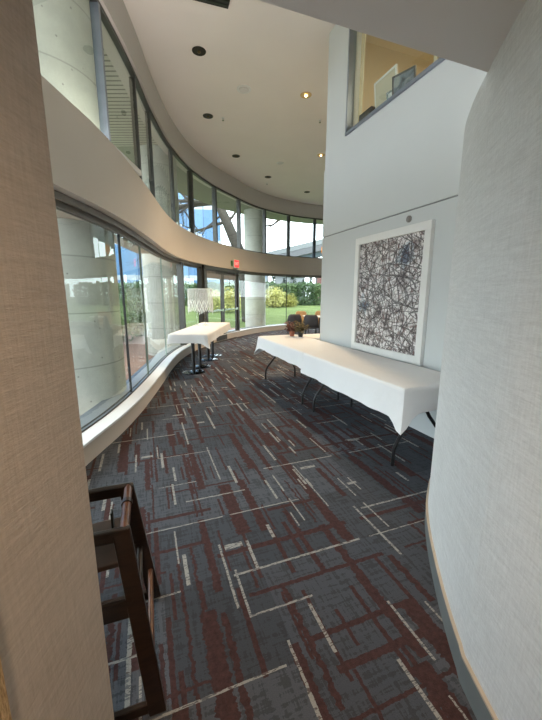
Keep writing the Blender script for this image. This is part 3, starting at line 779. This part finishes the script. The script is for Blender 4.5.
# ------------------------------------------------------------------ wooden high chair
E1=Vector((-.94,-.34,0)); E2=Vector((-.34,.94,0)); HC=Vector((-.467,1.184,0))-Vector((-.34,.94,0))*.0
hrz=math.atan2(E1.y,E1.x)           # local x = back, local y: -E2? (right-handed: y = (-E1.y,E1.x))
hc=thing('high_chair','dark brown wooden high chair standing behind the end of the left wall','high chair',HC,hrz)
ysg=1 if Vector((-E1.y,E1.x,0)).dot(E2)>0 else -1
def hp(x,far,z): return Vector((x,ysg*far,z))    # far: + away from the camera
def plank(mb,a,b,wdir,w,tdir,th):
    """board from a to b, width along wdir, thickness along tdir"""
    W=Vector(wdir).normalized()*w/2; T=Vector(tdir).normalized()*th/2
    vs=[p+i*W+j*T for p in(a,b) for i,j in((-1,-1),(1,-1),(1,1),(-1,1))]
    return mb.add(vs,[(0,1,2,3),(4,5,6,7),(0,1,5,4),(1,2,6,5),(2,3,7,6),(3,0,4,7)])
TZ=.68
def yside(z,sgn): return sgn*(.14+(.2475-.14)*(1-z/TZ))     # splay of a side frame
def xfront(z): return .075*(z/TZ)                            # front leg leans back as it rises
for sgn in (-1,1):
    sd=(0,ysg*sgn,.12)
    top=hp(xfront(TZ)+.022,yside(TZ,sgn),TZ); bot=hp(.022,yside(0,sgn),0)
    lg=MB(); plank(lg,bot,top,(1,0,0),.058,sd,.026); lg.build('leg',M['wood'],hc,bevel=.005)
    rt=hp(.40,yside(TZ,sgn),TZ); rb=hp(.50,yside(0,sgn),0)
    lg=MB(); plank(lg,rb,rt,(1,0,0),.050,sd,.024); lg.build('leg',M['wood'],hc,bevel=.005)
    a=hp(xfront(TZ)-.003,yside(TZ-.02,sgn),TZ-.022); b=hp(.425,yside(TZ-.02,sgn),TZ-.022)
    lg=MB(); plank(lg,a,b,(0,0,1),.046,sd,.026); lg.build('arm_rail',M['wood'],hc,bevel=.006)
    z=.40; a=hp(xfront(z)+.03,yside(z,sgn),z); b=hp(.45,yside(z,sgn),z)
    lg=MB(); plank(lg,a,b,(0,0,1),.07,sd,.020); lg.build('seat_rail',M['wood'],hc,bevel=.004)
    z=.03; a=hp(.03,yside(z,sgn),z); b=hp(.49,yside(z,sgn),z)
    lg=MB(); plank(lg,a,b,(0,0,1),.04,sd,.022); lg.build('stretcher',M['wood'] ,hc,bevel=.004)
# front and rear cross bars
def bar(x,z,r,mat,nm,ring=False):
    y=yside(z,1)
    mb=MB().tube([hp(x,-y,z),hp(x,y,z)],r,14)
    o=mb.build(nm,mat,hc,True)
    if ring: MB().tube([hp(x,.015,z),hp(x,.04,z)],r*1.25,14).build('ring',M['wood'],o,True)
bar(xfront(TZ)+.012,TZ-.015,.016,M['wood2'],'front_rail',True)
bar(xfront(.40)+.02,.34,.012,M['wood'],'rung')
bar(.03,.19,.011,M['wood2'],'rung')
bar(.45,.20,.012,M['wood2'],'rung')
mb=MB(); plank(mb,hp(.10,0,.535),hp(.42,0,.52),(0,1,0),.27,(0,0,1),.018); mb.build('seat',M['wood3'],hc,bevel=.004)
mb=MB(); plank(mb,hp(.40,0,.78),hp(.41,0,.56),(0,1,0),.30,(1,0,0),.018); mb.build('backrest',M['wood3'],hc,bevel=.004)
mb=MB(); plank(mb,hp(.14,0,.66),hp(.14,0,.57),(0,1,0),.030,(1,0,0),.006); mb.build('strap',M['black_soft'],hc)

# ------------------------------------------------------------------ outside
# paving strip, sloping lawn
struct('ground_paving',MB().prism(xy(offs(G,.42))[::1]+xy(offs(G,5.0))[::-6],-.16,-.06),M['bricks'])
mb=MB(); vs=[];fs=[]; nr=14; na=40
for i in range(na+1):
    az=math.radians(-75+i*(75+60)/na)
    for j in range(nr+1):
        r=6+j*4.5; h=-.10 if r<15 else -.10+min(1,(r-15)/10)**1.2*.82
        h=max(h,-.1); 
        # keep the lawn outside of the building
        vs.append((r*math.sin(az)*1.0-1.0,r*math.cos(az)+0,h if r<60 else .7))
for i in range(na):
    for j in range(nr): k=i*(nr+1)+j; fs.append((k,k+1,k+nr+2,k+nr+1))
# cut out faces that fall inside the room outline
def inside(x,y):
    if x>8.9 or y<-3: return False
    gx=None
    for i in range(len(G)-1):
        if (G[i].y-y)*(G[i+1].y-y)<=0 and G[i].y!=G[i+1].y and i<len(G)*.85:
            gx=G[i].x if gx is None else min(gx,G[i].x)
    return gx is not None and x>gx-.5 and y<15.9
fs=[f for f in fs if not all(inside(vs[i][0],vs[i][1]) for i in f)]
vs=[(x,y,(z if not inside(x,y) else -.25)) for x,y,z in vs]
struct('ground_lawn',mb.add(vs,fs),M['lawn'],smooth=True)
mb=MB(); P=[(-16,21.5),(-8,23.6),(0,24.0),(10,24.0)]
mb.add([(x,y,.60) for x,y in P]+[(x,y+3.2,.66) for x,y in P]+[(x,y,.3) for x,y in P]+[(x,y+3.2,.3) for x,y in P],[(i,i+1,i+5,i+4) for i in range(3)]+[(i,i+1,i+9,i+8) for i in range(3)]+[(i+8,i+9,i+13,i+12) for i in range(3)])
struct('ground_mulch',mb,plain('mulch_bed',(.10,.12,.12),.9,0,.4,12))
struct('ground_far',MB().box((0,80,-.6),(400,300,.2)),M['pave_edge'])

# overhang
def dirn(a): return Vector((math.sin(math.radians(a)),math.cos(math.radians(a))))
def over(n0,n1,width,mat,nm):
    seg=[p for p in U_ if n0<=p.y<=n1] if n1<14.7 else [p for i,p in enumerate(U_) if p.y>=n0]
    struct(nm,strip(seg,.08,width,4.72,4.95),mat)
over(-2,8.4,3.3,M['boards'],'ceiling_overhang_boards')
over(8.3,20,1.75,M['overhang'],'ceiling_overhang_plaster')

def column(x,y,r,label):
    o=MB().lathe([(r,-.1),(r,4.72)],(0,0,0),48).build('concrete_column',M['concrete'],None,True); o.location=(x,y,0)
    setp(o,label,'column','round concrete columns outside the glass')
column(-2.60,4.25,.66,'huge round concrete column just outside the glass at the left wall end')
column(-2.72,8.75,.47,'round concrete column outside the curved glass behind the pedestal tables')
column(-.66,14.4,.43,'round concrete column outside the far glass right of the door')

# hedges and bushes
def bush(name,loc,R,n,size,mat,label,group,seed,boxy=False):
    rnd=random.Random(seed); t=thing(name,label,'bush',loc,0,group); mb=MB()
    for k in range(n if boxy else 0):
        ax=rnd.random(); q=[rnd.uniform(-1,1) for _ in range(3)]
        m=max(abs(c) for c in q); sh=rnd.uniform(.80,1.05)/m; q=[c*sh for c in q]; ln=math.sqrt(sum(c**4 for c in q))**.5; q=[c/max(1,ln*.93) for c in q]
        p=Vector((q[0]*R[0],q[1]*R[1],R[2]*(.80+.82*q[2])))
        u=Vector((rnd.gauss(0,1),rnd.gauss(0,1),rnd.gauss(0,1))).normalized(); v=u.orthogonal().normalized(); s_=size*rnd.uniform(.6,1.3)
        mb.add([p,p+u*s_*.5+v*s_*.32,p+u*s_,p+u*s_*.5-v*s_*.32],[(0,1,2,3)])
    for k in range(0 if boxy else 7):
        c=(rnd.uniform(-.4,.4)*R[0],rnd.uniform(-.4,.4)*R[1],R[2]*(.45+.75*k/6))
        leafcloud(mb,c,(R[0]*.75,R[1]*.75,R[2]*.8),n//7,size,rnd,1,.35)
    mb.v=[(x,y,max(.02,z)) for x,y,z in mb.v]
    mb.build('foliage',mat,t)
    MB().tube([(0,0,0),(.02,0,R[2]*1.2)],[.05,.02],6).build('stem',M['bark'],t)
    return t
protoH=bush('hedge_bush',(1.2,25.5,.60),(.68,.62,.95),3000,.17,M['hedge'],'clipped green hedge bush in the row beyond the lawn, left of the far column','hedge row beyond the lawn',1,True)
protoD=bush('hedge_bush',(2.5,25.5,.60),(.68,.62,1.0),3000,.17,M['hedge2'],'dark green hedge bush in the row, second to the right of the far column','hedge row beyond the lawn',2,True)
for k,w_ in enumerate(('third','fourth','fifth','sixth','seventh','eighth','ninth')):
    x=3.85+k*1.36; o=copy_tree(protoD if k%3 else protoH); o.location=(x,25.5,.60); o.rotation_euler=(0,0,PI*(k%2))
    o['label']='clipped hedge bush beyond the lawn, %s to the right of the far column'%w_
for k in range(9):
    x=-.3-k*1.42; o=copy_tree(protoH if k%3 else protoD); o.location=(x,25.2-abs(x)*.12,.60); o.rotation_euler=(0,0,PI*(k%2)); o['label']='clipped green hedge bush in the row beyond the lawn, left of the far column'
protoH['label']='clipped green hedge bush in the row, first to the right of the far column'
protoY=bush('yellow_bush',(.15,23.4,.55),(.95,.7,.75),1700,.15,M['yellow'],'yellow-green variegated bush in front of the hedge, right of the far column','yellow bushes beyond the far glass',5)
for k,(x,y,lb) in enumerate([(-2.55,20.8,'yellow-green bush seen through the glass door'),(-3.6,21.2,'yellow-green bush seen through the left door leaf'),(-1.4,23.0,'yellow-green bush left of the far concrete column'),(1.35,23.8,'smaller yellow-green bush beside the dark green hedge')]):
    o=copy_tree(protoY); o.location=(x,y,.42); o.rotation_euler=(0,0,k*1.1); o['label']=lb
    if k==3: o.scale=(.7,.7,.75)
protoL=bush('shrub',(-4.6,8.2,-.08),(.75,.75,.85),1700,.12,M['hedge'],'leafy green shrub outside the curved glass beyond the first column','shrubs outside the curved glass',11)
for k,(x,y) in enumerate([(-4.9,9.6),(-5.0,11.0),(-4.8,12.5),(-5.2,14.0),(-6.2,8.8),(-6.4,6.6)]):
    o=copy_tree(protoL); o.location=(x,y,-.08); o.rotation_euler=(0,0,k*1.7)
# small conifers behind hedge
def conifer(loc,h,label,group,seed):
    rnd=random.Random(seed); t=thing('conifer',label,'tree',loc,0,group); mb=MB()
    for k in range(900):
        z=rnd.uniform(.12,1); r=(1-z)*.26*h*rnd.uniform(.5,1)+.02; a=rnd.uniform(0,2*PI); p=Vector((r*math.cos(a),r*math.sin(a),z*h))
        u=Vector((math.cos(a),math.sin(a),-.3)).normalized(); v=Vector((-math.sin(a),math.cos(a),0)); s=.14*h*.5*rnd.uniform(.6,1.2)
        mb.add([p,p+u*s*.5+v*s*.3,p+u*s,p+u*s*.5-v*s*.3],[(0,1,2,3)])
    mb.build('foliage',M['conifer'],t); MB().tube([(0,0,0),(0,0,h*.95)],[.06*h*.3,.01],6).build('trunk',M['bark'],t); return t
pc=conifer((.2,31,.65),2.5,'small dark conifer rising behind the hedge','small conifers behind the hedge',4)
for k,(x,s) in enumerate([(1.2,.9),(2.0,1.1),(2.9,.85),(3.6,1.0),(-1.2,1.0),(-3.2,1.1)]):
    o=copy_tree(pc); o.location=(x,31+.4*(k%2),.65); o.scale=(s,s,s); o.rotation_euler=(0,0,k)

# big bare trees
def tree(name,label,base,pts,r0,seed,depth=4,spread=.8):
    rnd=random.Random(seed); t=thing(name,label,'tree',base); B=Vector(base)
    P=[Vector(p)-B for p in pts]; n=len(P)
    MB().tube(P,[r0*(1-.45*i/(n-1)) for i in range(n)],12).build('trunk',M['bark'],t,True)
    br=MB(); tw=MB()
    def grow(p,d,L,r,lv):
        path=[p]; q=p.copy(); dd=d.copy()
        for k in range(5):
            dd=(dd+Vector((rnd.gauss(0,.16),rnd.gauss(0,.16),rnd.gauss(.04,.14)))).normalized(); q=q+dd*L/5; path.append(q.copy())
        (br if r>.03 else tw).tube(path,[r*(1-.11*k) for k in range(6)],6 if r>.03 else 4,cap=False)
        if lv<=0: return
        for k in range(4 if lv>1 else 5):
            i=rnd.choice([2,3,4,5]); a=Vector((rnd.gauss(0,1),rnd.gauss(0,1),rnd.gauss(.15,.8))).normalized()
            grow(path[i],(dd*.8+a*spread).normalized(),L*rnd.uniform(.55,.75),r*.50,lv-1)
    return t,P,br,tw,grow,rnd
base=(-1.15,17.6,-.1)
t,P,br,tw,grow,rnd=tree('bare_tree','big leafless tree with a leaning trunk outside the clerestory windows',base,[(-1.15,17.6,-.1),(-1.25,17.6,2),(-1.6,17.5,3.6),(-2.15,17.4,4.9),(-2.55,17.3,5.8)],.36,3)
top=P[-1]
grow(top,Vector((-.9,.1,.05)).normalized(),3.4,.15,4)
grow(top,Vector((-.75,-.15,-.12)).normalized(),3.0,.11,4)
grow(P[-2],Vector((-.8,.3,-.25)).normalized(),2.6,.08,3)
grow(top,Vector((-.35,.2,.9)).normalized(),3.6,.17,4)
grow(P[-2],Vector((.8,.1,.55)).normalized(),1.8,.075,3)
grow(top,Vector((.5,.0,.8)).normalized(),2.5,.11,3)
grow(P[-2]+Vector((-.3,0,.3)),Vector((-.55,-.2,-.75)).normalized(),2.3,.05,3)
br.build('branches',M['bark'],t,True); tw.build('twigs',M['bark'],t)['kind']='stuff'
base=(3.6,20.5,.3)
t,P,br,tw,grow,rnd=tree('bare_tree','leafless tree whose branch reaches left across the far clerestory windows',base,[(3.6,20.5,.3),(3.5,20.5,3),(3.3,20.5,5.5),(3.1,20.4,7.2)],.30,9)
pth=[(2.9,20.4,6.9),(2.0,20.2,6.6),(1.2,20.0,6.15),(.6,19.8,5.6),(.1,19.7,5.2),(-.5,19.6,5.1)]
MB().tube([Vector(p)-Vector(base) for p in pth],[.13,.11,.10,.08,.055,.03],8).build('branch',M['bark'],t,True)
for s in range(1,6): grow(Vector(pth[s])-Vector(base),Vector((-.5,0,.4 if s%2 else -.3)).normalized(),1.2,.028,2)
grow(P[-1],Vector((-.2,0,1)).normalized(),3,.14,3)
br.build('branches',M['bark'],t,True); tw.build('twigs',M['bark'],t)['kind']='stuff'

# buildings and bridge
t=thing('glass_building','tall blue glass office building outside beyond the curved windows','building',(-14.9,38,-.5),0)
MB().box((0,0,14),(19,9,28),.12).build('facade',M['facade'],t)
MB().box((0,0,28.4),(19.6,9.6,.8),.12).build('parapet',M['bldg_white'],t)
t=thing('glass_building','blue glass building at the left, seen low through the near window panes','building',(-22,20,-.5),0)
MB().box((0,0,8),(9,14,16),.5).build('facade',M['facade'],t)
MB().box((0,0,16.3),(9.5,14.5,.6),.5).build('parapet',M['bldg_white'],t)
def house(x,y,wd,dp,h,mat,label,roof=None):
    t=thing('distant_building',label,'building',(x,y,-.3)); b=MB().box((0,0,h/2),(wd,dp,h)).build('wall',mat,t)
    for k in range(int(wd/1.6)):
        for j in range(int(h/2.4)): MB().box((-wd/2+.9+k*1.6,-dp/2-.02,1.4+j*2.4),(.8,.06,1.2)).build('window',M['facade'],t)
    MB().box((0,0,h+.15),(wd+.4,dp+.4,.3)).build('roof',roof or M['bldg_white'],t)
house(-3.5,47,6.4,5,4.8,M['bldg_white'],'pale low building beyond the hedge, seen through the door')
house(2.6,49,4,4,4.0,M['bldg_white'],'pale low building beyond the hedge, right of the far column')
house(8.2,50,2.6,4,4.6,M['bldg_red'],'small reddish building beyond the hedge at the wall corner',M['bldg_white'])
t=thing('elevated_bridge','grey elevated roadway crossing behind the far clerestory windows','bridge',(8,58,-.3))
dxy=.0
def deck(z0,z1,th,yw,nm,mat,dz=0):
    mb=MB(); mb.add([(-14,-yw,z0+dz),(14,-yw,z1+dz),(14,yw,z1+dz),(-14,yw,z0+dz),(-14,-yw,z0-th+dz),(14,-yw,z1-th+dz),(14,yw,z1-th+dz),(-14,yw,z0-th+dz)],[(0,1,2,3),(4,5,6,7),(0,1,5,4),(1,2,6,5),(2,3,7,6),(3,0,4,7)]); return mb.build(nm,mat,t)
deck(6.15,12.6,.9,3,'deck',M['bridge']); deck(6.95,13.4,.75,2.9,'parapet',plain('parapet_pale',(.20,.21,.21),.8)); deck(5.3,11.75,.7,1.5,'girder',plain('girder_blue_grey',(.13,.17,.20),.7))
for k in range(3): MB().box((-10+k*10,0,2.5+k*1.15),(1.0,2,5+k*2.3)).build('pier',M['bridge'],t)
c=(3.3,22.5,3.95)
t=thing('street_sign','small orange sign board on a post outside the far clerestory','sign',(2.95,19.5,-.36))
MB().tube([(0,0,0),(0,0,4.1)],.03,8).build('post',M['black'],t); MB().box((0,-.04,4.2),(.34,.03,.34)).build('sign_board',M['orange'],t,bevel=.01); MB().box((-.05,-.05,3.95),(.14,.05,.14)).build('lamp',M['orange'],t,bevel=.01)

# unseen lamp added in the soffit behind the camera to brighten the left wall
for i,(x,y) in enumerate(((.16,-.55),(.16,-1.9))):
    pass
for (x,y,z,e,lb) in ((-.05,-.35,2.33,72,'added recessed warm fill light behind the camera in the low soffit'),):
    t=downlight((x,y,z),1,lb)
    L=bpy.data.lights.new('soffit_fill','SPOT'); L.energy=e; L.color=(1,.74,.50); L.spot_size=2.5; L.spot_blend=.8; L.shadow_soft_size=.08
    o=bpy.data.objects.new('soffit_fill',L); COL.objects.link(o); o.location=(x,y,z-.06)
